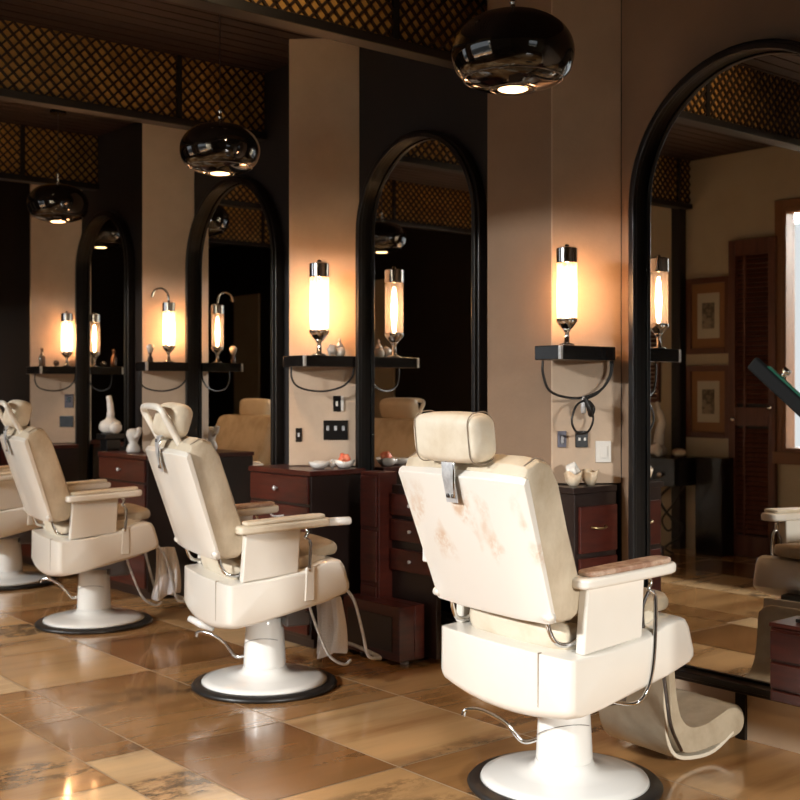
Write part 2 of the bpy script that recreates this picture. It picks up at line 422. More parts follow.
# ================================================================== MIRRORS
def arched_mirror(cx, w, ztop, label, zb=.165, fw=.030):
    r = thing('arched_mirror', label, 'mirror', (cx, WY, 0))
    R = w/2; zs = ztop-R; N = 28
    def outline(rr, zb_): return [(rr, zb_)]+[(rr*math.cos(PI*i/N), zs+rr*math.sin(PI*i/N)) for i in range(N+1)]+[(-rr, zb_)]
    o = outline(R, zb); i_ = outline(R-fw, zb+fw)
    n = len(o); v = []; f = []
    for y in (-.055, -.001):
        v += [(p[0], y, p[1]) for p in o]+[(p[0], y, p[1]) for p in i_]
    for k in range(n):
        j = (k+1) % n
        f += [[k, j, n+j, n+k], [2*n+k, 3*n+k, 3*n+j, 2*n+j], [k, 2*n+k, 2*n+j, j], [n+k, n+j, 3*n+j, 3*n+k]]
    mk('frame', v, f, M['frame'], r, bevel=.006, bseg=2)
    # raised inner lip
    lip_o = outline(R-fw*.45, zb+fw*.5); lip_i = outline(R-fw-.008, zb+fw+.008); v = []; f = []
    for y in (-.068, -.045):
        v += [(p[0], y, p[1]) for p in lip_o]+[(p[0], y, p[1]) for p in lip_i]
    for k in range(n):
        j = (k+1) % n
        f += [[k, j, n+j, n+k], [2*n+k, 3*n+k, 3*n+j, 2*n+j], [k, 2*n+k, 2*n+j, j], [n+k, n+j, 3*n+j, 3*n+k]]
    mk('frame_lip', v, f, M['frame'], r, bevel=.004, bseg=2)
    g_ = outline(R-fw+.004, zb+fw-.004)
    G().prism(g_, -.014, -.004, 'Y').mk('mirror_glass', M['mirror'], r)
    return r
arched_mirror(-2.405, 1.04, 2.49, 'large arched black-framed mirror at right, reflecting the louvred door and pictures')
arched_mirror(-4.215, .90, 2.485, 'middle arched black-framed mirror behind the nearest chair, between the two lit piers')
arched_mirror(-5.885, 1.0, 2.50, 'arched mirror with dark frame left of the middle pier, reflecting a cream chair')
arched_mirror(-7.57, .82, 2.50, 'dark mirror between the two far lit piers above the farthest red chest')

# ================================================================== SHELVES, SCONCES, CABLES
def wall_shelf(i, bx, lx, y0, label, y1=3.59, z=1.365):
    jx, cx_, cy_, _ = PIERS[i]
    r = thing('wall_shelf', label, 'shelf', (bx, y0, z))
    def sp(y): return cx_+(jx-cx_)*(y-cy_)/(WY-cy_)
    poly = [(lx, y0), (bx, y0), (bx, y1), (sp(y1)+.001, y1), (cx_+.001, cy_-.001), (min(lx, cx_) if lx < cx_ else lx, cy_-.001)]
    if lx > cx_: poly = [(lx, y0), (bx, y0), (bx, y1), (sp(y1)+.001, y1), (cx_+.001, cy_-.001), (cx_+.001, cy_-.04)]
    G().prism([(a-bx, b_-y0) for a, b_ in poly], 0, .055, 'Z').mk('shelf_board', M['black'], r, bevel=.004)
    G().box(-.010, .003, -.003, .010, .002, .053).mk('corner_strip', M['steel'], r, bevel=.001)
    return r
wall_shelf(0, -2.98, -3.115, 3.27, 'black floating shelf with chrome corner on the wide right-hand pier')
wall_shelf(1, -4.65, -4.83, 3.27, 'black floating shelf with chrome corner on the middle pier, below its lamp')
wall_shelf(2, -6.33, -6.47, 3.30, 'black floating shelf on the pier behind the second chair from the left')
wall_shelf(3, -7.95, -8.12, 3.32, 'black floating shelf on the farthest lit pier at far left')

def sconce(x, y, z, label, sc=1.0, hook=False):
    r = thing('tube_lamp', label, 'lamp', (x, y, z)); r.scale = (sc, sc, sc)
    G().lathe([(.030, 0), (.030, .006), (.012, .010), (.009, .05), (.014, .058), (.020, .068)], n=20).mk('stem', M['chrome'], r, smooth=True)
    G().lathe([(.020, .066), (.034, .082), (.042, .094), (.042, .106), (.036, .106)], n=28).mk('lower_cup', M['chrome'], r, bevel=.001)
    # frosted glass tube, ribbed
    n = 36; v = []; f = []
    for z_ in (.104, .11, .31, .326):
        for i in range(n):
            a = 2*PI*i/n; q = .0385+(.0012 if i % 2 else 0); v.append((q*math.cos(a), q*math.sin(a), z_))
    for k in range(3):
        for i in range(n):
            j = (i+1) % n; f.append([k*n+i, k*n+j, (k+1)*n+j, (k+1)*n+i])
    mk('glass_tube', v, f, M['clear'], r, smooth=True)
    G().lathe([(.004, .108), (.009, .13), (.014, .20), (.009, .28), (.004, .305)], n=16).mk('glowing_core', M['bulb'], r, smooth=True)
    G().lathe([(.036, .322), (.042, .324), (.042, .380), (.030, .386), (.010, .388), (.008, .395), (.004, .398)], n=28).mk('top_cap', M['chrome'], r, bevel=.001)
    if hook:
        G().tube(smooth_pts([(0, 0, .39), (0, -.01, .44), (0, -.05, .47), (0, -.10, .455), (0, -.12, .41)]), .007).mk('hook', M['chrome'], r)
    return r
SZ = 1.4205
sconce(-3.025, 3.355, SZ, 'lit frosted tube lamp with chrome cap on the right-hand shelf', .98)
sconce(-4.70, 3.395, SZ, 'lit frosted tube lamp with chrome cap on the middle pier shelf', 1.2)
sconce(-6.36, 3.465, SZ, 'lit tube lamp with curled chrome hook on the shelf behind the second chair', .95, True)
sconce(-7.985, 3.53, SZ, 'lit tube lamp on the farthest shelf at far left', 1.0)

def cable(a, b, label, z=1.365, dip=.145, loop=False):
    a, b = Vector((a[0], a[1], 0)), Vector((b[0], b[1], 0))
    def P(t, h): q = a.lerp(b, t); return (q.x, q.y, z-h)
    pts = [P(0, .001), P(0, .05), P(.08, dip*.78), P(.28, dip*.97), P(.55, dip), P(.82, dip*.80), P(.97, dip*.40), P(1, .001)]
    g_ = G().tube(smooth_pts(pts), .0052, 8)
    if loop:
        pts2 = [P(.97, .001), P(.955, dip*.40), P(.80, dip*.86), P(.58, dip*1.06)]
        g_.tube(smooth_pts(pts2), .004, 8)
    o = g_.mk('hanging_cable', M['rubber'], smooth=True); tag(o, label, 'cable')
    return o
cable((-3.09, 3.29), (-2.992, 3.585), 'black cable looped under the right-hand shelf', loop=True)
c1 = -3.035
cable((-4.79, 3.29), (-4.665, 3.585), 'black cable looped under the middle pier shelf', dip=.12)
cable((-6.46, 3.32), (-6.345, 3.585), 'dark cable looped under the shelf behind the second chair', dip=.12)
cable((-8.10, 3.34), (-7.965, 3.585), 'dark cable looped under the farthest shelf at far left', dip=.12)
r = thing('coiled_cord', 'small black cord loop with clasp hanging from the cable under the right shelf', 'cord', (c1, 3.46, 1.208))
G().tube(smooth_pts([(.008, 0, .0), (.008, -.05, -.02), (.008, -.075, -.08), (.008, -.04, -.125), (.008, .02, -.12), (.008, .05, -.07), (.008, .02, -.02)], closed=True), .0045, 8, closed=True).mk('cord_loop', M['rubber'], r, smooth=True)
G().tube(smooth_pts([(.008, .0, .012), (.02, .012, -.03), (.012, .03, -.055), (.01, .045, -.03), (.008, .02, -.005)]), .010, 8).mk('knot', M['rubber'], r, smooth=True)
G().lathe([(.006, -.05), (.010, -.045), (.010, .012), (.006, .018)], n=12).mk('clasp', M['steel'], r, smooth=True)

# ---- switches and sockets on the faces of the piers
def plate(nm, i, t, z, w, h, label, m=None, holes=(), knobm=None):
    x, y, a = on_pier(i, t)
    r = thing(nm, label, 'switch' if 'switch' in nm else 'socket', (x, y, z), a)
    G().box(0.0008, .008, -w/2, w/2, -h/2, h/2).mk('plate', m or M['black'], r, bevel=.002)
    for (hy, hz, hw, hh) in holes:
        G().box(.008, .012, hy-hw/2, hy+hw/2, hz-hh/2, hz+hh/2).mk('rocker', knobm or M['plate_w'], r, bevel=.001)
    return r
plate('light_switch', 0, .14, 1.055, .035, .065, 'small dark switch nearest the pier corner, above the shell bowls', M['grey_box'], [(0, 0, .014, .035)], M['dark_steel'])
plate('power_socket', 0, .42, 1.055, .05, .065, 'black socket with two pale points between two switches on right pier', M['black'], [(-.010, .0, .009, .012), (.012, 0, .009, .012)])
plate('light_switch', 0, .73, 1.005, .062, .085, 'white switch plate low on the right-hand pier', M['plate_w'], [(0, 0, .03, .05)], M['plate_w'])
plate('light_switch', 1, .14, 1.02, .032, .07, 'narrow black switch near the front edge of the middle pier', M['black'], [(0, .0, .01, .02)], M['steel'])
plate('power_socket', 1, .66, 1.045, .125, .10, 'wide black socket plate with chrome points on the middle pier', M['black'], [(-.04, .01, .014, .024), (0, .01, .014, .024), (.04, .01, .014, .024)], M['steel'])
plate('light_switch', 1, .68, 1.18, .04, .08, 'black rocker switch with pale side above the wide socket on middle pier', M['black'], [(.0, 0, .012, .025), (.028, 0, .014, .075)])
plate('light_switch', 3, .75, 1.17, .07, .10, 'grey switch plate above a black socket on the farthest pier', M['grey_box'], [(0, .01, .03, .04)], M['black'])
plate('power_socket', 3, .70, 1.02, .11, .08, 'black socket plate below the grey switch on the farthest pier', M['black'], [(0, 0, .03, .03)], M['black'])

# ================================================================== CABINETS
def handle(g_, c, axis='X', L=.10, n=9):
    pts = []
    for k in range(n):
        t = k/(n-1)*2-1; o = -.022*math.cos(t*PI/2)**.6 if abs(t) < 1 else 0
        pts.append((c[0]+t*L/2, c[1]+o, c[2]-.006*(1-t*t)) if axis == 'X' else (c[0]-o, c[1]+t*L/2, c[2]-.006*(1-t*t)))
    g_.tube(pts, .0045, 8)

def station_cabinet(x0, x1, y0, y1, H, label, side_drawers=False, rows=((.70, .83), (.52, .685), (.28, .505), (.07, .265))):
    r = thing('drawer_cabinet', label, 'cabinet', ((x0+x1)/2, (y0+y1)/2, 0))
    cx, cy = (x0+x1)/2, (y0+y1)/2
    a, b_, c, d = x0-cx, x1-cx, y0-cy, y1-cy
    G().box(a, b_, c, d, .05, H-.025).box(a+.02, b_-.02, c+.03, d-.02, 0, .05).mk('body', M['ebony'], r, bevel=.003)
    G().box(a-.005, b_+.005, c-.012, d, H-.025, H).mk('top', M['mahog'] if not side_drawers else M['ebony'], r, bevel=.004)
    for k, (z0, z1) in enumerate(rows):
        if side_drawers:
            dr = G().box(b_, b_+.014, c+.02, d-.01, z0, z1).mk('drawer', M['mahog'], r, bevel=.003)
            h = G(); handle(h, (b_+.014, 0, (z0+z1)/2+.01), 'Y', .09); h.mk('handle', M['brass'], dr, smooth=True)
        else:
            dr = G().box(a+.015, b_-.015, c-.014, c, z0, z1).mk('drawer', M['mahog'], r, bevel=.003)
            if k == 0:
                G().lathe([(.004, 0), (.004, -.012), (.012, -.018), (.012, -.024), (.006, -.03)], (0, c-.014, (z0+z1)/2), 14, axis='Y').mk('knob', M['steel'], dr, smooth=True)
            else:
                h = G(); handle(h, (0, c-.014, (z0+z1)/2+.03), 'X', .11); h.mk('handle', M['steel'], dr, smooth=True)
    return r
station_cabinet(-5.10, -4.565, 3.25, WY-.070, .86, 'dark cabinet with red mahogany drawers below the middle pier, black side panel')
station_cabinet(-3.50, -3.0, 3.37, WY-.032, .875, 'dark cabinet with red side drawers beneath the right-hand pier', side_drawers=True, rows=((.62, .80), (.43, .60), (.24, .41), (.07, .22)))
station_cabinet(-6.90, -6.26, 3.27, WY-.070, .86, 'red drawer cabinet partly hidden behind the headrest of the second nearest chair')
station_cabinet(-8.55, -7.90, 3.27, WY-.070, .86, 'farthest dark red cabinet at far left behind the leftmost full chair')

# added drawers standing in for the cabinet reflection in the middle mirror
r = thing('reflection_drawers', 'shallow mahogany drawers added to imitate a cabinet reflection in the middle mirror', 'cabinet', (-4.23, 3.575, 0))
G().box(-.20, -.06, -.13, -.02, .02, .86).mk('tower', M['mahog'], r, bevel=.004)
for z0, z1 in ((.60, .84), (.34, .58), (.08, .32)):
    G().box(-.19, -.07, -.14, -.13, z0, z1).mk('drawer', M['mahog'], r, bevel=.003)
G().box(-.06, .26, -.05, -.02, .02, .80).mk('back_panel', M['ebony'], r, bevel=.003)
for k, z in enumerate((.40, .54, .66)):
    d = G().box(-.05, .25, -.07, -.05, z, z+.10).mk('drawer', M['mahog'], r, bevel=.003)
    G().lathe([(.004, 0), (.008, -.008), (.008, -.014)], (.1, -.07, z+.05), 12, axis='Y').mk('knob', M['steel'], d)
G().box(-.22, .20, -.22, -.13, .02, .27).box(-.06, .20, -.13, -.07, .02, .27).mk('low_base', M['mahog'], r, bevel=.005)
G().box(-.18, .15, -.225, -.22, .06, .22).mk('base_panel', M['ebony'], r, bevel=.002)
for k in range(2):
    G().lathe([(.02, 0), (.02, .02)], (-.15+k*.3, -.15, 0), 12).mk('foot', M['steel'], r)
G().box(-.32, -.225, -.20, -.02, 0.0, .05).mk('plinth', M['ebony'], r, bevel=.004)
r2 = tag(G().box(0, .012, 0, .09, 0, .13).mk('wooden_wedge', M['casing'], bevel=.002), 'small light wooden block on the floor beside the black cabinet side', 'block'); r2.location = (-4.545, 3.30, 0)
# low red chest standing on the ledge in front of the right mirror
r = thing('low_chest', 'low dark red drawer chest at right edge in front of the big mirror', 'chest', (-1.96, 3.50, 0))
G().box(-.21, .40, -.10, .07, .225, .47).box(-.215, .405, -.105, .07, .47, .485).mk('body', M['mahog'], r, bevel=.004)
G().box(.12, .36, .07, .1495, .30, .42).mk('wall_cleat', M['ebony'], r, bevel=.004)
for z0, z1 in ((.365, .46), (.272, .355), (.230, .264)):
    G().box(-.205, .39, -.112, -.10, z0, z1).mk('drawer', M['mahog'], r, bevel=.003)
o = G().box(-.05, .05, -.02, .02, 0, .012).prism([(-.03, -.02), (.05, -.03), (.05, -.02), (-.03, .0)], .0, .008, 'Z').mk('comb', M['rubber'], bevel=.002)
o.location = (-2.06, 3.47, .486); tag(o, 'small black comb on top of the low red chest', 'comb')

# ================================================================== PENDANTS
def pendant(x, y, zb, D, label):
    s = D/.375
    r = thing('pendant_lamp', label, 'lamp', (x, y, zb)); r.scale = (s, s, s)
    prof = [(.062, .004), (.070, .0), (.092, .006), (.135, .022), (.168, .048), (.184, .085), (.1875, .115), (.180, .150), (.158, .185), (.122, .212), (.078, .228), (.035, .234), (.018, .236)]
    pts = smooth_pts([(a, b, 0) for a, b in prof], 3)
    G().lathe([(p[0], p[1]) for p in pts], n=48, cap=False).mk('shade', M['pendant'], r, smooth=True)
    G().tube([(.150*math.cos(2*PI*i/48), .150*math.sin(2*PI*i/48), .031) for i in range(48)], .0022, 6, True).mk('rim_ring', M['dark_steel'], r, smooth=True)
    G().lathe([(.0, -.001), (.040, -.001), (.046, .002), (.046, .02), (0, .02)], n=32, cap=False).mk('light_disc', M['disc'], r)
    G().lathe([(.046, .001), (.062, .000), (.066, .008), (.046, .016)], n=32, cap=False).mk('lamp_ring', M['pendant'], r, smooth=True)
    G().lathe([(.018, .234), (.016, .246), (.008, .252), (.008, .262), (.012, .268), (.008, .276), (.007, .29), (.011, .295), (.006, .305), (.003, .32)], n=16).mk('finial', M['chrome'], r, smooth=True)
    L = (CZ-zb)/s
    G().tube([(0, 0, .31), (0, 0, L-.02)], .0028, 8).mk('cord', M['dark_steel'], r)
    G().lathe([(.05, L-.022), (.05, L-.004), (.045, L-.0005)], n=24).mk('ceiling_rose', M['black'], r)
    l = bpy.data.lights.new('pendant_glow', 'SPOT'); l.energy = 16; l.color = (1, .62, .32); l.spot_size = 2.0; l.shadow_soft_size = .04; l.spot_blend = .6
    lo = bpy.data.objects.new('pendant_glow', l); COL.objects.link(lo); lo.parent = r; lo.location = (0, 0, -.06)
    return r
def at(px, py_, d):  # place from a measured distance
    r_ = (px-400)/1165*d
    return (-.768*d+.640*r_, .640*d+.768*r_, 1.25-(py_-390)*d/1165)
x, y, z = at(513, 90, 3.55); pendant(x, y, z, .375, 'largest round black glass pendant lamp, hanging nearest at top centre')
x, y, z = at(220, 174, 5.25); pendant(x, y, z, .36, 'round black glass pendant lamp on a long cord, left of centre')
x, y, z = at(58, 222, 7.5); pendant(x, y, z, .385, 'dark round pendant lamp at far left, the upper of the far pair')
x, y, z = at(104, 248, 9.4); pendant(x, WY*2-y, z, .38, 'farthest round black pendant lamp, seen low in the far mirror at left')
pendant(-6.99, 1.63, 2.31, .38, 'black pendant lamp seen only as a reflection in the middle mirror')

# ---- ceiling spots; the last one is unseen, added to light the lattice
for k, (x, y, pw) in enumerate(((-4.55, 2.55, 1.2), (-4.35, 2.75, 0), (-6.6, 2.6, .7), (-3.0, 2.3, 12))):
    r = thing('ceiling_spot', ['small pale ceiling spot fixture beyond the lattice beam, left one', 'small pale ceiling spot fixture beyond the lattice beam, right one', 'small ceiling spot fixture at far upper left', 'unseen ceiling spot added to light the lattice, above the nearest chair'][k], 'light', (x, y, CZ))
    G().lathe([(.035, -.06), (.038, -.055), (.038, -.012), (.02, -.008), (.02, -.0005)], n=20).mk('housing', M['grey_box'], r, smooth=True)
    G().lathe([(.026, -.0615), (.026, -.0602)], n=20).mk('lens', M['plate_w'], r)
    if pw:
        l = bpy.data.lights.new('spot_beam', 'SPOT'); l.energy = pw; l.color = (1, .70, .38); l.spot_size = 1.9; l.spot_blend = .8; l.shadow_soft_size = .03
        lo = bpy.data.objects.new('spot_beam', l); COL.objects.link(lo); lo.parent = r; lo.location = (-.01, 0, -.075)
        lo.rotation_euler = Vector((-1, 0, -.25)).to_track_quat('-Z', 'Y').to_euler()

# ================================================================== BARBER CHAIRS
def enamel_stained():
    m = mat('stained_cream_enamel', (0.86, 0.79, 0.69), 0.3, coat=0.35); nt = m.node_tree; L = nt.links.new
    b = nt.nodes['Principled BSDF']; tc = nt.nodes.new('ShaderNodeTexCoord')
    n1 = nt.nodes.new('ShaderNodeTexNoise'); n1.inputs['Scale'].default_value = 5.5; n1.inputs['Detail'].default_value = 2
    n2 = nt.nodes.new('ShaderNodeTexNoise'); n2.inputs['Scale'].default_value = 26; n2.inputs['Detail'].default_value = 8; n2.inputs['Roughness'].default_value = .7
    mp = nt.nodes.new('ShaderNodeMapping'); mp.inputs['Scale'].default_value = (1.5, 1, .9); mp.inputs['Rotation'].default_value = (0, .7, 0); mp.inputs['Location'].default_value = (.35, 0, .12)
    L(tc.outputs['Object'], mp.inputs[0]); L(mp.outputs[0], n1.inputs[0]); L(tc.outputs['Object'], n2.inputs[0])
    # height mask: the stains lie across the middle of the panel
    sx = nt.nodes.new('ShaderNodeSeparateXYZ'); L(tc.outputs['Object'], sx.inputs[0])
    mr = nt.nodes.new('ShaderNodeMapRange'); mr.inputs[1].default_value = .72; mr.inputs[2].default_value = .80; L(sx.outputs[2], mr.inputs[0])
    mr2 = nt.nodes.new('ShaderNodeMapRange'); mr2.inputs[1].default_value = .98; mr2.inputs[2].default_value = .90; L(sx.outputs[2], mr2.inputs[0])
    r1 = nt.nodes.new('ShaderNodeMapRange'); r1.inputs[1].default_value = .50; r1.inputs[2].default_value = .60; L(n1.outputs['Fac'], r1.inputs[0])
    r2 = nt.nodes.new('ShaderNodeMapRange'); r2.inputs[1].default_value = .40; r2.inputs[2].default_value = .58; L(n2.outputs['Fac'], r2.inputs[0])
    p = r1.outputs[0]
    for q in (r2.outputs[0], mr.outputs[0], mr2.outputs[0]):
        mu = nt.nodes.new('ShaderNodeMath'); mu.operation = 'MULTIPLY'; L(p, mu.inputs[0]); L(q, mu.inputs[1]); p = mu.outputs[0]
    mx = nt.nodes.new('ShaderNodeMix'); mx.data_type = 'RGBA'; L(p, mx.inputs[0])
    mx.inputs[6].default_value = (.88, .83, .755, 1); mx.inputs[7].default_value = (.72, .52, .37, 1)
    L(mx.outputs[2], b.inputs['Base Color'])
    return m
M['stained'] = enamel_stained()

def rrect(w, h, r, n=4):
    """rounded rectangle outline centred on 0"""
    out = []
    for cx, cy, a0 in ((w/2-r, h/2-r, 0), (-w/2+r, h/2-r, 90), (-w/2+r, -h/2+r, 180), (w/2-r, -h/2+r, 270)):
        for k in range(n+1):
            a = math.radians(a0+90*k/n); out.append((cx+r*math.cos(a), cy+r*math.sin(a)))
    return out
def pillow(w, d, h, r=.03, puff=.012, nx=10):
    """soft block: x width w, y depth d, z height h, centred"""
    rings = []
    for k in range(nx+1):
        t = k/nx*2-1; e = abs(t)
        s = 1-.16*max(0, (e-.75)/.25)**2
        p = puff*(1-t*t)
        pl = rrect(d*s+p, h*s+p, min(r, d/2.05*s))
        rings.append([Vector((t*w/2, a, b)) for a, b in pl])
    return rings

def barber_chair(loc, yaw, label, kind):
    r = thing('barber_chair', label, 'chair', (loc[0], loc[1], 0), -math.radians(yaw))
    # base
    G().lathe([(.285, 0), (.303, .001), (.307, .010), (.298, .020), (.262, .023)], n=64).mk('floor_ring', M['rubber'], r, smooth=True)
    G().lathe([(.266, .0235), (.262, .032), (.235, .040), (.17, .049), (.115, .058), (.096, .070), (.09, .085)], n=64).mk('base_plate', M['enamel_w'], r, smooth=True)
    G().lathe([(.0905, .074), (.089, .10), (.085, .18), (.080, .26), (.076, .335)], n=48).mk('pedestal', M['enamel_w'], r, smooth=True)
    if kind != 'far':
        G().tube([( .0905*math.cos(a), .0905*math.sin(a), .165+.05*math.cos(a+.4)) for a in [math.radians(q) for q in range(-120, 20, 8)]], .0011, 6).mk('shadow_line', M['dark_steel'], r)  # shadow line across the pedestal, modelled as a thin dark tube
    pl = G().tube(smooth_pts([(-.05, -.065, .145), (-.085, -.10, .135), (-.12, -.14, .19), (-.175, -.19, .225), (-.215, -.225, .225), (-.222, -.232, .205)]), .0075, 10).mk('pump_lever', M['chrome'], r, smooth=True)
    if kind in ('mid',):
        pl.location = (0, 0, -.02)
        G().tube([(-.16, -.175, .222), (-.20, -.212, .24), (-.25, -.255, .262)], [.010, .018, .013], 12).mk('lever_grip', M['enamel_w'], r, smooth=True)
    # mechanism under the seat
    G().box(-.12, .12, -.12, .14, .30, .355).box(.06, .12, .05, .16, .26, .32).mk('mechanism', M['dark_steel'], r, bevel=.01)
    # seat shell
    prof = [(-.262, .485), (-.10, .50), (.06, .525), (.14, .552), (.195, .560), (.225, .552), (.240, .530), (.262, .455), (.262, .435), (.245, .418), (.15, .386), (.0, .352), (-.14, .326), (-.215, .316), (-.245, .318), (-.258, .328), (-.264, .345)]
    cy, cz = 0.02, .44
    rings = []
    for xx in (-.312, -.309, -.300, -.28, -.22, -.15, -.07, 0, .07, .15, .22, .28, .300, .309, .312):
        e = abs(xx)/.312; ins = 0 if e < .9 else (.005 if e < .97 else (.013 if e < .995 else .024))
        ring = []
        for (yy, zz) in prof:
            bl = .034*(1-e*e)*(1 if yy < -.1 else .6) if zz < .43 else 0
            dy, dz = yy-cy, zz-bl-cz
            L_ = math.hypot(dy, dz); q = (L_-ins)/L_
            if yy < -.2: bow = -.018*(1-e*e)
            else: bow = 0
            ring.append(Vector((xx, cy+dy*q+bow, cz+dz*q)))
        rings.append(ring)
    G().loft(rings).mk('seat_shell', M['enamel'], r, smooth=True, bevel=.010, bseg=3)
    if kind != 'far':
        G().box(.185, .1875, -.276, -.262, .33, .488).mk('shell_seam', M['piping'], r)
    # seat cushions
    c1_ = G().loft(pillow(.52, .42, .085, .035)).mk('seat_cushion', M['leather_l'], r, smooth=True, subsurf=1)
    c1_.location = (0, -.01, .540); c1_.rotation_euler = (math.radians(5), 0, 0)
    c2 = G().loft(pillow(.51, .43, .05, .024))  .mk('seat_pad', M['leather_t'], r, smooth=True, subsurf=1)
    c2.location = (0, .035, .578); c2.rotation_euler = (math.radians(4), 0, 0)
    # arms
    for s in (-1, 1):
        xa = .283*s
        G().prism([(-.205, .49), (-.19, .685), (.045, .695), (.035, .515)], xa-.019, xa+.019, 'X').mk('arm_panel', M['enamel'], r, bevel=.008, bseg=3)
        # arm pad: base and upholstery
        o = []
        for tt, ww in ((-.222, .018), (-.217, .032), (-.195, .040), (-.10, .044), (.05, .046), (.13, .044), (.160, .034), (.168, .018)): o.append((tt, ww))
        def padring(z0, z1, k=1.0, m_=None, nm='', bev=.01):
            out = [(xa+.006*s+w_*k, t_*(k if k < 1 else 1)) for t_, w_ in o]+[(xa+.006*s-w_*k, t_*(k if k < 1 else 1)) for t_, w_ in o[::-1]]
            g_ = G(); n = len(out)
            v = [Vector((a, b, z0+.05*(b+.25))) for a, b in out]+[Vector((a, b, z1+.05*(b+.25))) for a, b in out]
            g_.add(v, [list(range(n))[::-1], list(range(n, 2*n))]+[[i, (i+1) % n, n+(i+1) % n, n+i] for i in range(n)])
            return g_.mk(nm, m_, r, bevel=bev, bseg=3)
        padring(.678, .712, 1.0, M['enamel'] if kind != 'mid' else M['leather_l'], 'armrest', .012)
        top = M['leather_b'] if (kind == 'near' and s == 1) or (kind == 'mid' and s == -1) else M['leather_l']
        pu = padring(.711, .728, .88, top, 'armrest_pad', .009)
        if kind == 'near' and s == 1: pu['label'] = 'worn brown leather armrest pad'
        if kind == 'mid' and s == 1:
            G().lathe([(.0, .15), (.017, .151), (.017, .262), (.013, .268), (0, .268)], (xa+.006, 0, .712), 20, axis='Y', cap=False).mk('arm_handle', M['enamel_w'], r, smooth=True)
        # chrome reclining rod
        xo = xa+.020*s
        pts = [(xo-.012*s, .062, .70), (xo-.006*s, .075, .675), (xo-.004*s, .065, .655), (xo+.004*s, .082, .63), (xo+.010*s, .075, .52), (xo+.012*s, .062, .42), (xo+.008*s, .04, .355), (xo+.0*s, .0, .325), (xo-.06*s, -.04, .325)]
        if kind in ('mid', 'left', 'far'):
            G().tube(smooth_pts(pts[:5]), .007, 10).mk('recline_rod', M['chrome'], r, smooth=True)
            G().prism([(.055, .40), (.062, .535), (.10, .54), (.098, .40)], xa+(.014 if s > 0 else -.034), xa+(.034 if s > 0 else -.014), 'X').mk('rod_housing', M['enamel'], r, bevel=.005)
        else:
            G().tube(smooth_pts(pts), .0065, 10).mk('recline_rod', M['chrome'], r, smooth=True)
            G().tube(smooth_pts([(xo-.012*s, .050, .54), (xo-.012*s, .045, .60), (xo-.004*s, .068, .655)]), .005, 8).mk('rod_link', M['dark_steel'], r, smooth=True)
    # backrest: hard shell behind, leather cushion before it
    bs = [(-.312, .600), (-.300, .580), (-.282, .580), (-.412, 1.014), (-.424, 1.015), (-.440, .998)]
    rings = []
    for xx in (-.277, -.274, -.262, -.13, 0, .13, .262, .274, .277):
        e = abs(xx)/.277; k = 0 if e < .93 else (.004 if e < .985 else .010); bw = -.010*(1-e*e)
        m0 = Vector((0, -.35, .80)); ring = []
        for yy, zz in bs:
            p = Vector((xx, yy, zz)); dz = zz-.8; zz2 = .8+dz*(1-k/.22)
            ring.append(Vector((xx*(1+.10*(zz-.62)/.4), yy+(bw if yy < -.29 and not (yy > -.43 and zz > 1.01) else 0)+(k if yy in (-.312, -.440) else 0), zz2)))
        rings.append(ring)
    G().loft(rings).mk('back_shell', M['stained'] if kind == 'near' else M['enamel'], r, smooth=True, bevel=.008, bseg=3)
    cp = [(-.292, .588), (-.425, 1.010), (-.410, 1.042), (-.365, 1.064), (-.325, 1.052), (-.290, 1.00), (-.222, .82), (-.165, .64), (-.175, .60), (-.205, .58), (-.25, .576)]
    rings = []; cyy, czz = -.285, .81
    xsn = [-.266, -.262, -.25, -.2, -.1, 0, .1, .2, .25, .262, .266]
    for xx in xsn:
        e = abs(xx)/.268; ins = 0 if e < .9 else (.006 if e < .95 else (.014 if e < .99 else .026)); pf = .016*(1-e*e)
        ring = []
        for yy, zz in cp:
            d_ = Vector((yy-cyy, zz-czz)); L_ = d_.length; q = (L_-ins)/L_
            fy = pf if yy > -.28 and .6 < zz < 1.0 else 0
            ring.append(Vector((xx*(1+.10*(czz+d_.y*q-.62)/.4), cyy+d_.x*q+fy, czz+d_.y*q)))
        rings.append(ring)
    bc = G().loft(rings).mk('back_cushion', M['leather'], r, smooth=True, bevel=.006, bseg=2)
    if kind != 'far':
        for s in (-1, 1):
            xx = .258*s
            pth = smooth_pts([(xx+.016*s, -.405, 1.038), (xx+.016*s, -.365, 1.0595), (xx+.016*s, -.330, 1.048), (xx+.017*s, -.300, .995), (xx+.012*s, -.232, .82), (xx+.002*s, -.176, .66)], 4)
            G().tube(pth, .0022, 6).mk('piping', M['piping'], bc, smooth=True)
    # chrome hinge tubes below the backrest
    for s in (-1, 1):
        G().tube(smooth_pts([(.225*s, -.275, .595), (.228*s, -.268, .555), (.235*s, -.245, .520), (.245*s, -.20, .515), (.25*s, -.15, .545)]), .0075, 8).mk('hinge_tube', M['chrome'], r, smooth=True)
        G().lathe([(.0, -.018), (.014, -.014), (.014, .014), (0, .018)], (.262*s, -.300, .605), 14, cap=False, axis='X').mk('hinge_knob', M['enamel'], r, smooth=True)
    if kind == 'near':
        G().box(-.292, -.266, -.345, -.315, .70, .755).mk('side_knob', M['enamel_w'], r, bevel=.006)
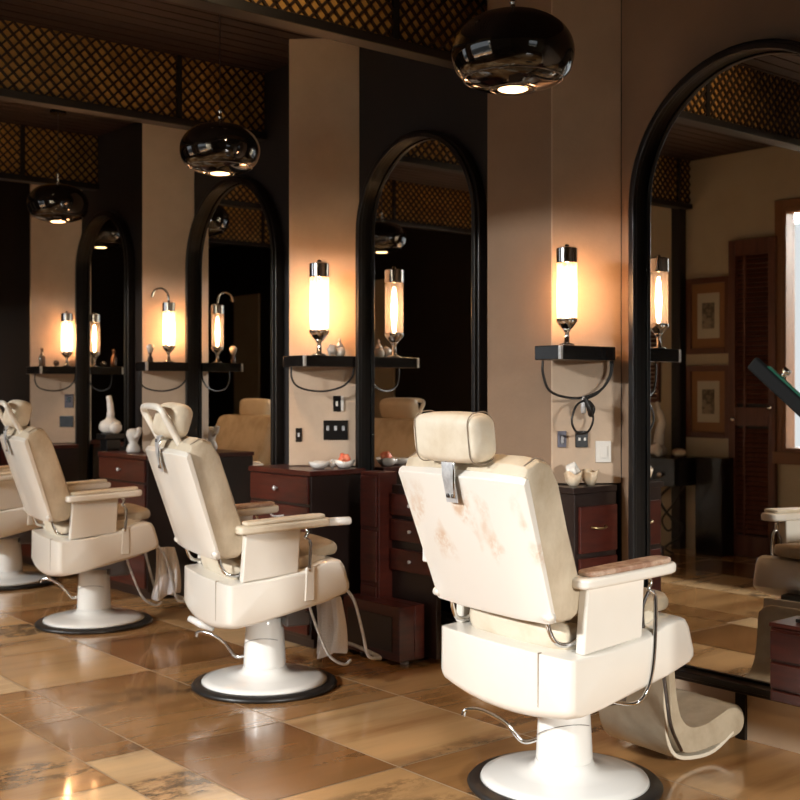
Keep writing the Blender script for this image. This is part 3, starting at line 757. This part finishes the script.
    # headrest
    if kind in ('near', 'far'):
        hr = G().loft(pillow(.31, .090, .138, .030, .010, 14)).mk('headrest', M['leather_l'], r, smooth=True, subsurf=1)
        hr.location = (-.0, -.440, 1.112); hr.rotation_euler = (math.radians(6), 0, 0)
        if kind == 'near':
            for s in (-1, 1):
                pth = [Vector((.128*s, a, b)) for a, b in rrect(.094, .150, .035)]
                G().tube(pth, .0018, 6, True).mk('headrest_seam', M['piping'], hr, smooth=True)
    else:
        hr = G().loft(pillow(.30, .085, .135, .038, .014)).mk('headrest', M['leather_l'], r, smooth=True, subsurf=1)
        hr.location = (0, -.400, 1.125); hr.rotation_euler = (math.radians(-16), 0, 0)
        # tubular cradle behind the pad
        G().tube(smooth_pts([(-.135, -.405, 1.03), (-.14, -.455, 1.12), (-.13, -.485, 1.175), (0, -.49, 1.185), (.13, -.485, 1.175), (.14, -.455, 1.12), (.135, -.405, 1.03)], 5), .014, 10).mk('headrest_cradle', M['enamel'], r, smooth=True)
    # bracket: flat strap with screws
    st = []; path = [(-.425, 1.075), (-.452, 1.060), (-.460, 1.035), (-.458, 1.00), (-.450, .965), (-.440, .918)]
    g_ = G(); n = len(path)
    v = [Vector((x_, a-.004*o_, b)) for o_ in (0, 1) for x_ in (-.030, .024) for a, b in path]
    fcs = []
    for k in range(n-1):
        fcs += [[k, k+1, n+k+1, n+k], [2*n+k, 3*n+k, 3*n+k+1, 2*n+k+1], [k, 2*n+k, 2*n+k+1, k+1], [n+k, n+k+1, 3*n+k+1, 3*n+k]]
    fcs += [[0, n, 3*n, 2*n], [n-1, 3*n-1, 4*n-1, 2*n-1]]
    g_.add(v, fcs); bk = g_.mk('headrest_bracket', M['steel'], r, bevel=.0015)
    if kind != 'far':
        for xx, zz in ((-.014, .938), (.010, .938), (-.002, 1.045)):
            G().lathe([(0, -.0065), (.006, -.006), (.0065, 0)], (xx, -.4480 if zz < 1 else -.4635, zz), 12, cap=False, axis='Y').mk('screw', M['dark_steel'], bk, smooth=True)
        G().tube(smooth_pts([(.024, -.43, 1.05), (.028, -.458, 1.04), (.026, -.459, .98), (.018, -.450, .935)]), .004, 8).mk('bracket_rod', M['chrome'], bk, smooth=True)
    # footrest
    if kind == 'near':
        P_ = [(.335, .41), (.345, .30), (.350, .18), (.365, .09), (.41, .035), (.50, .016), (.60, .022), (.70, .070)]
        pts = smooth_pts([(a, b, 0) for a, b in P_], 4)
        def sweep(off0, off1, x0, x1, w):
            rings = []
            ring0 = []
            L_ = []; R_ = []
            for k, p in enumerate(pts):
                t = (pts[min(k+1, len(pts)-1)]-pts[max(k-1, 0)]).normalized(); nrm = Vector((-t.y, t.x, 0))
                if nrm.y < 0 and k > 8: nrm = -nrm
                if k <= 8 and nrm.x < 0: nrm = -nrm
                L_.append(p+nrm*off0); R_.append(p+nrm*off1)
            return [(q.x, q.y) for q in L_]+[(q.x, q.y) for q in R_[::-1]]
        xa, xb = -.21, .10
        pa = sweep(0, .014, xa, xb, 0); G().prism(pa, xa, xb, 'X').mk('footrest_panel', M['leather_l'], r, bevel=.004)
        # upholstered inner side, puffed and rolled at the toe
        pp = [(.362, .37), (.385, .375), (.400, .26), (.425, .175), (.475, .130), (.55, .125), (.63, .145), (.70, .165), (.755, .150), (.780, .110), (.765, .070), (.715, .052), (.60, .038), (.50, .032), (.43, .048), (.390, .100), (.370, .19)]
        pp = [(q.x, q.y) for q in smooth_pts([(a, b, 0) for a, b in pp], 3, True)]
        ccx = Vector((.50, .11)); rings = []
        for k in range(13):
            t = k/12*2-1; e = abs(t); q = 1 if e < .7 else 1-.10*((e-.7)/.3)**2
            wr = 1+.02*math.sin(k*1.9)
            rings.append([Vector(((xa+xb)/2+t*(xb-xa)/2*.995, ccx.x+(a-ccx.x)*q*(wr if a > .6 else 1), ccx.y+(b-ccx.y)*q)) for a, b in pp])
        G().loft(rings).mk('footrest_pad', M['leather_t'], r, smooth=True, bevel=.006)
        G().tube(smooth_pts([(.10, .27, .42), (.125, .30, .40), (.127, .325, .28), (.127, .35, .16), (.127, .40, .07)]), .006, 8).mk('footrest_rod', M['dark_steel'], r, smooth=True)
        G().box(-.16, .09, .22, .31, .36, .425).mk('footrest_mount', M['rubber'], r, bevel=.01)
    else:
        for s in (-1, 1):
            G().tube(smooth_pts([(.17*s, .29, .42), (.19*s, .33, .36), (.19*s, .37, .22), (.18*s, .40, .12), (.17*s, .46, .10)]), .007, 8).mk('footrest_arm', M['steel'], r, smooth=True)
        G().tube(smooth_pts([(-.17, .46, .10), (-.10, .48, .095), (.10, .48, .095), (.17, .46, .10)]), .009, 8).mk('footrest_bar', M['steel'], r, smooth=True)
        G().tube(smooth_pts([(.23, .10, .40), (.235, .13, .30), (.24, .19, .16), (.24, .26, .11), (.22, .30, .12)]), .006, 8).mk('calf_rod', M['steel'], r, smooth=True)
    return r
CH = [((-2.50, 2.76), 5, 'nearest cream barber chair with stained back shell and worn brown armrest', 'near'),
      ((-4.16, 2.72), 13, 'cream barber chair second from the right, headrest tilted in its cradle, towel beneath', 'mid'),
      ((-5.85, 2.74), 10, 'third cream barber chair from the right with full round base and hanging towel', 'left'),
      ((-7.42, 2.88), 10, 'farthest cream barber chair, cut off by the left edge', 'far')]
for a in CH: barber_chair(*a)

# towels hung from the seat shells
def towel(name, loc, yaw, w, h, label, taper=.8, curl=0.0):
    nx, nz = 14, 12; v = []; f = []
    for k in range(nz+1):
        t = k/nz
        for i in range(nx+1):
            u = i/nx-.5; ww = w*(taper+(1-taper)*t) if taper < 1 else w*(1-(1-1/taper)*t*t)
            y = .016*math.sin(u*13+t*1.5)*(.35+t)+.008*math.sin(u*29)+curl*t*t
            v.append((u*ww+.015*math.sin(t*3), y, -h*t+.02*math.sin(u*5)*t))
    for k in range(nz):
        for i in range(nx):
            a = k*(nx+1)+i; f.append([a, a+1, a+nx+2, a+nx+1])
    o = mk(name, v, f, M['towel'], smooth=True, solid=.006, subsurf=1)
    o.location = loc; o.rotation_euler = (0, 0, math.radians(yaw)); return tag(o, label, 'towel')
def local(ch, u, t):
    (bx, by), th = ch[0], math.radians(ch[1]); return (bx+u*math.cos(th)+t*math.sin(th), by-u*math.sin(th)+t*math.cos(th))
x, y = local(CH[1], .12, .24); towel('towel', (x, y, .385), 10, .17, .26, 'white towel hanging under the second nearest chair', .8)
x, y = local(CH[2], .16, .34); towel('towel', (x, y, .405), 60, .16, .27, 'white towel hanging under the front of the third chair from right', .6)

# ================================================================== SMALL THINGS ON CABINETS AND SHELVES
def bowl(name, x, y, z, R, h, m, label, cat='bowl', wav=0, scal=1.0):
    n = 32; prof = [(.45*R, 0), (.8*R, .35*h), (R, h), (.93*R, h), (.7*R, .4*h), (.3*R, .15*h)]
    v = []; f = []
    for k, (rr, zz) in enumerate(prof):
        for i in range(n):
            a = 2*PI*i/n; q = rr*(1+wav*math.sin(a*7)*(zz/h)); v.append((q*math.cos(a), q*math.sin(a)*scal, zz*(1+wav*2*math.sin(a*3))))
    for k in range(len(prof)-1):
        for i in range(n):
            j = (i+1) % n; f.append([k*n+i, k*n+j, (k+1)*n+j, (k+1)*n+i])
    f.append(list(range(n))[::-1]); f.append([(len(prof)-1)*n+i for i in range(n)])
    o = mk(name, v, f, m, smooth=True); o.location = (x, y, z); return tag(o, label, cat)
def lump(name, x, y, z, R, m, label, cat, sq=.8, seed=0, amp=.2):
    bm = bmesh.new(); bmesh.ops.create_icosphere(bm, subdivisions=3, radius=R); rn = random.Random(seed)
    ph = [rn.uniform(0, 6) for _ in range(6)]
    for q in bm.verts:
        c = q.co/R; k = 1+amp*(math.sin(c.x*4+ph[0])*math.sin(c.y*4+ph[1])+.5*math.sin(c.z*7+ph[2])*math.sin(c.x*6+ph[3]))
        q.co = q.co*k; q.co.z *= sq
    mz = min(q.co.z for q in bm.verts)
    for q in bm.verts: q.co.z -= mz
    me = bpy.data.meshes.new(name); bm.to_mesh(me); bm.free(); me.materials.append(m)
    for p in me.polygons: p.use_smooth = True
    o = bpy.data.objects.new(name, me); COL.objects.link(o); o.location = (x, y, z); return tag(o, label, cat)
TZ = .8605
bowl('dish', -4.68, 3.38, TZ, .055, .035, M['ceramic'], 'white ceramic dish at the front of the middle cabinet top', 'dish', .03)
bowl('dish', -4.635, 3.50, TZ, .055, .04, M['ceramic'], 'white dish holding a coral flower on the middle cabinet', 'dish', .06)
lump('coral_flower', -4.635, 3.50, TZ+.02, .027, M['coral'], 'coral red flower in the white dish on the middle cabinet', 'flower', .9, 3, .3)
lump('folded_tissue', -4.66, 3.44, TZ, .022, M['ceramic'], 'crumpled white tissue beside the coral flower', 'tissue', .8, 4, .35)
bowl('shell_bowl', -3.05, 3.42, .8755, .036, .055, M['shell'], 'tan shell bowl on the right-hand cabinet, front one', 'bowl', .07)
bowl('shell_bowl', -3.035, 3.50, .8755, .036, .06, M['shell'], 'tan shell bowl on the right-hand cabinet, rear one', 'bowl', .05)
lump('white_shell', -3.05, 3.42, .895, .024, M['ceramic'], 'white shell lying in the front tan bowl', 'shell', 1.3, 5, .3)
# on the middle shelf
r = thing('soap_pot', 'small white pot with pointed lid on the middle pier shelf', 'pot', (-4.685, 3.51, SZ))
G().lathe([(.022, 0), (.030, .012), (.028, .035), (.020, .044)], n=20).mk('pot', M['ceramic'], r, smooth=True)
G().lathe([(.022, .044), (.014, .06), (.006, .068), (.008, .078), (.003, .09)], n=20).mk('lid', M['steel'], r, smooth=True)
lump('rock_crystal', -4.685, 3.46, SZ, .022, M['ceramic'], 'white crystal lump beside the lamp on the middle shelf', 'ornament', 1.2, 9, .25)
# left shelves
r = thing('shaving_brush', 'pale shaving brush standing left of the hooked lamp', 'brush', (-6.37, 3.345, SZ))
G().lathe([(.018, 0), (.016, .02), (.008, .04), (.012, .055)], n=16).mk('handle', M['ebony'], r, smooth=True)
G().lathe([(.012, .055), (.022, .08), (.024, .095), (.012, .108)], n=16).mk('bristles', M['ceramic'], r, smooth=True)
def bottle(x, y, z, h, m, label, cat='bottle'):
    s = h/.12
    o = G().lathe([(.018*s, 0), (.021*s, .004*s), (.021*s, .06*s), (.012*s, .08*s), (.008*s, .088*s), (.008*s, .105*s), (.011*s, .107*s), (.011*s, .12*s)], n=20).mk('bottle', m, smooth=True)
    o.location = (x, y, z); return tag(o, label, cat)
bottle(-8.02, 3.36, SZ, .13, M['bottle'], 'dark glass bottle on the farthest shelf at far left')
lump('pebble_ornament', -8.0, 3.455, SZ, .022, M['bottle'], 'small dark ornament between bottle and lamp on farthest shelf', 'ornament', .9, 2)
# white ornaments by the far mirrors
def white_vase(x, y, z, label, s=1.0):
    r = thing('ceramic_vase', label, 'vase', (x, y, z)); r.scale = (s, s, s)
    rg = []
    G().lathe([(.04, 0), (.075, .02), (.085, .055), (.075, .09), (.04, .11), (.028, .13)], n=24).mk('bulb', M['ceramic'], r, smooth=True)
    G().tube(smooth_pts([(0, 0, .12), (.004, 0, .17), (-.012, 0, .24), (-.03, 0, .285)]), [.03]*6+[.026]*6+[.022]*6+[.020], 14).mk('neck', M['ceramic'], r, smooth=True)
    G().lathe([(.02, 0), (.05, .03), (.05, .065), (.02, .09)], (-.085, 0, .0), 18).mk('side_lobe', M['ceramic'], r, smooth=True)
    G().lathe([(.02, 0), (.05, .03), (.05, .065), (.02, .09)], (.085, 0, .0), 18).mk('side_lobe', M['ceramic'], r, smooth=True)
    return r
o = G().box(-.07, .07, -.07, .07, 0, .03).box(-.05, .05, -.05, .05, .03, .93).box(-.07, .07, -.07, .07, .93, .965).mk('pedestal_stand', M['black'], bevel=.005); o.location = (-7.08, 3.43, 0)
tag(o, 'tall slim black pedestal before the far dark mirror, holding the white vase', 'stand')
white_vase(-7.08, 3.43, .9655, 'long-necked white ceramic vase on a black pedestal before the far mirror', .85)
r = thing('ceramic_bust', 'rounded white ceramic figure beside the second nearest headrest', 'ornament', (-6.62, 3.36, .8605))
G().lathe([(.035, 0), (.045, .01), (.040, .035), (.026, .06), (.034, .085), (.045, .11), (.040, .135), (.02, .15)], n=24).mk('body', M['ceramic'], r, smooth=True)
G().tube(smooth_pts([(.03, 0, .10), (.07, 0, .12), (.08, 0, .16)]), [.016]*12+[.008], 10).mk('handle', M['ceramic'], r, smooth=True)

# ================================================================== FURNITURE SEEN IN THE BIG MIRROR (built opposite it)
# louvred bifold door
r = bpy.data.objects.new('door_1', None); COL.objects.link(r); r.location = (-5.20, OY, 0); struct(r)
for k in range(1):
    W_ = .40; H_ = 2.38; y0, y1 = .01, .045
    fr = G(); fr.box(0, .06, y0, y1, 0.005, H_).box(W_-.06, W_, y0, y1, .005, H_).box(.06, W_-.06, y0, y1, .005, .16).box(.06, W_-.06, y0, y1, .98, 1.12).box(.06, W_-.06, y0, y1, H_-.12, H_)
    fr.box(.125, .145, y0+.005, y1-.005, .16, H_-.12)
    struct(fr.mk('door_frame', M['shutter'], r, bevel=.003, bseg=1))
    sl = G(); z = .175
    while z < H_-.14:
        if not (.955 < z < 1.125):
            sl.prism([(y0+.004, z+.028), (y0+.010, z+.030), (y1-.006, z+.004), (y1-.012, z)], .06, W_-.06, 'X')
        z += .036
    struct(sl.mk('door_slats', M['shutter'], r))
    struct(G().box(.06, W_-.06, .002, .012, .16, H_-.12).mk('door_backing', M['beam'], r))
    kn = G().lathe([(.006, 0), (.006, .02), (.018, .03), (.018, .04), (.008, .048)], (.06, y1, 1.03), 16, axis='Y').lathe([(.006, 0), (.006, .02), (.018, .03), (.018, .04), (.008, .048)], (W_-.03, y1, 1.12), 16, axis='Y')
    struct(kn.mk('door_knob', M['chrome'], r, smooth=True))
# small louvred shutter
r = thing('louvred_shutter', 'narrow louvred wooden shutter seen at the left edge of the big mirror', 'shutter', (-6.03, OY, 1.15))
G().box(0, .02, .005, .035, 0, 1.15).box(.15, .17, .005, .035, 0, 1.15).box(.02, .15, .005, .035, 0, .03).box(.02, .15, .005, .035, 1.12, 1.15).mk('frame', M['shutter'], r)
sl = G(); z = .04
while z < 1.10: sl.prism([(.008, z+.024), (.014, z+.026), (.032, z+.004), (.026, z)], .02, .15, 'X'); z += .034
sl.mk('slats', M['shutter'], r)
o = struct(G().box(-5.70, -5.62, OY+.0, OY+.08, .0, CZ).mk('trim_30', M['beam']))
# pictures
def picture(x0, x1, z0, z1, label):
    r = thing('framed_picture', label, 'picture', ((x0+x1)/2, OY, (z0+z1)/2)); w, h = (x1-x0)/2, (z1-z0)/2; t = .045
    G().box(-w, -w+t, 0, .03, -h, h).box(w-t, w, 0, .03, -h, h).box(-w+t, w-t, 0, .03, -h, -h+t).box(-w+t, w-t, 0, .03, h-t, h).mk('frame', M['fr_wood'], r, bevel=.004)
    G().box(-w+t, w-t, .002, .012, -h+t, h-t).mk('outer_mount', M['fr_gold'], r)
    G().box(-w+.10, w-.10, .012, .016, -h+.12, h-.12).mk('inner_mount', M['mount'], r)
    G().box(-w*.28, w*.28, .016, .018, -h*.34, h*.34).mk('print', M['print'], r)
    return r
picture(-5.60, -5.20, 1.53, 2.12, 'upper framed print with brown mount beside the louvred door in the mirror')
picture(-5.60, -5.20, .88, 1.44, 'lower framed print with brown mount above the black desk in the mirror')
# desk
r = thing('console_desk', 'black desk with two chrome-knobbed drawers and curled iron legs, seen in the big mirror', 'desk', (-5.70, OY+.26, 0))
G().box(-.55, .30, -.22, .20, .70, .735).box(-.53, .29, -.20, .17, .52, .70).mk('desk_body', M['black'], r, bevel=.004)
for k, xx in enumerate((-.35, -.08, .18)):
    d = G().box(xx-.12, xx+.12, .17, .182, .54, .68).mk('drawer', M['black'], r, bevel=.003)
    G().lathe([(.007, 0), (.007, .012), (.02, .018), (.02, .028), (.008, .034)], (xx, .182, .61), 14, axis='Y').mk('knob', M['steel'], d, smooth=True)
for s in (-.42, .22):
    G().tube(smooth_pts([(s, .12, .52), (s-.10, .12, .42), (s-.02, .12, .30), (s+.10, .12, .24), (s+.08, .12, .14), (s-.05, .12, .05), (s+.02, .12, .01)]), .010, 8).mk('leg', M['rubber'], r, smooth=True)
    G().tube(smooth_pts([(s+.12, .12, .52), (s+.02, .12, .38), (s-.08, .12, .26), (s-.03, .12, .18), (s+.03, .12, .22), (s, .12, .28)]), .008, 8).mk('scroll', M['rubber'], r, smooth=True)
r = thing('black_cabinet', 'plain black floor cabinet between the desk and the louvred door in the mirror', 'cabinet', (-5.27, OY+.10, 0))
G().box(-.12, .12, -.095, .10, .0, .74).mk('body', M['black'], r, bevel=.005)
G().box(-.11, .11, .10, .108, .04, .71).mk('door_panel', M['black'], r, bevel=.003)
o = G().box(-.12, .12, -.09, .09, 0, .09).mk('storage_box', M['grey_box'], bevel=.01); o.location = (-5.52, .30, 0); tag(o, 'low grey box on the floor by the desk, seen in the mirror', 'box')
r = thing('swan_ornament', 'tall white swan-like ceramic ornament on the black desk', 'ornament', (-5.73, OY+.20, .7355))
G().lathe([(.05, 0), (.07, .02), (.06, .06), (.03, .10)], n=20).mk('body', M['ceramic'], r, smooth=True)
G().tube(smooth_pts([(0, 0, .08), (.01, 0, .18), (.03, 0, .27), (.0, 0, .36), (-.02, 0, .42)]), [.04]*6+[.035]*6+[.028]*6+[.018]*6+[.012], 12).mk('neck', M['ceramic'], r, smooth=True)
lump('white_shell', -5.64, OY+.36, .7355, .06, M['ceramic'], 'large white shell on the black desk beside the swan ornament', 'shell', .8, 12, .35)
lump('hair_brush', -5.50, OY+.25, .7355, .055, M['shell'], 'brown rounded brush at the right end of the black desk', 'brush', .6, 14, .1)
lump('flower_bunch', -6.05, OY+.25, .7355, .07, M['ceramic'], 'pale flower bunch at the left end of the black desk', 'flowers', 1.3, 15, .35)
# dryer arm poking in at the right edge (real, before the mirror)
r = thing('dryer_arm', 'slanted black arm with green trim and chrome knob at right edge', 'arm', at(752, 362, 3.1))
A = Vector(at(752, 362, 3.1)); B = Vector(at(806, 412, 3.0)); B2 = Vector(at(860, 460, 2.9))
d1 = (B-A); d2 = (B2-A); up = Vector((0, 0, 1)); sdv = d1.cross(up).normalized(); n1_ = sdv.cross(d1).normalized()
def bar(a, b, hw, ht, off=Vector((0, 0, 0))):
    g_ = G(); v = []
    for p in (a, b):
        for q, w in ((-1, -1), (1, -1), (1, 1), (-1, 1)): v.append(p-A+off+sdv*q*hw+n1_*w*ht)
    return g_.add(v, [[0, 3, 2, 1], [4, 5, 6, 7], [0, 1, 5, 4], [1, 2, 6, 5], [2, 3, 7, 6], [3, 0, 4, 7]])
bar(A, A+d1*2.2, .012, .020).mk('arm_bar', M['matte'], r, bevel=.008)
bar(A+d1*.22, A+d1*2.1, .009, .002, n1_*.022*(1 if n1_.z > 0 else -1)).mk('green_strip', M['green'], r, bevel=.002)
sg = n1_*(1 if n1_.z > 0 else -1)
kk = G().tube([d1*.45+sg*.024, d1*.45+sg*.045], .007, 12); kk.tube([d1*.45+sg*.040, d1*.45+sg*.050], .012, 12); kk.mk('knob', M['chrome'], r, smooth=True)
E = A+d1*2.15-A
# floor stand holding the arm, beyond the frame
G().tube([E, Vector((E.x, E.y, -A.z+.03))], .018, 14).mk('stand_pole', M['black'], r, smooth=True)
G().lathe([(.17, 0), (.18, .004), (.17, .022), (.03, .032)], (E.x, E.y, -A.z), 32).mk('stand_base', M['black'], r, smooth=True)
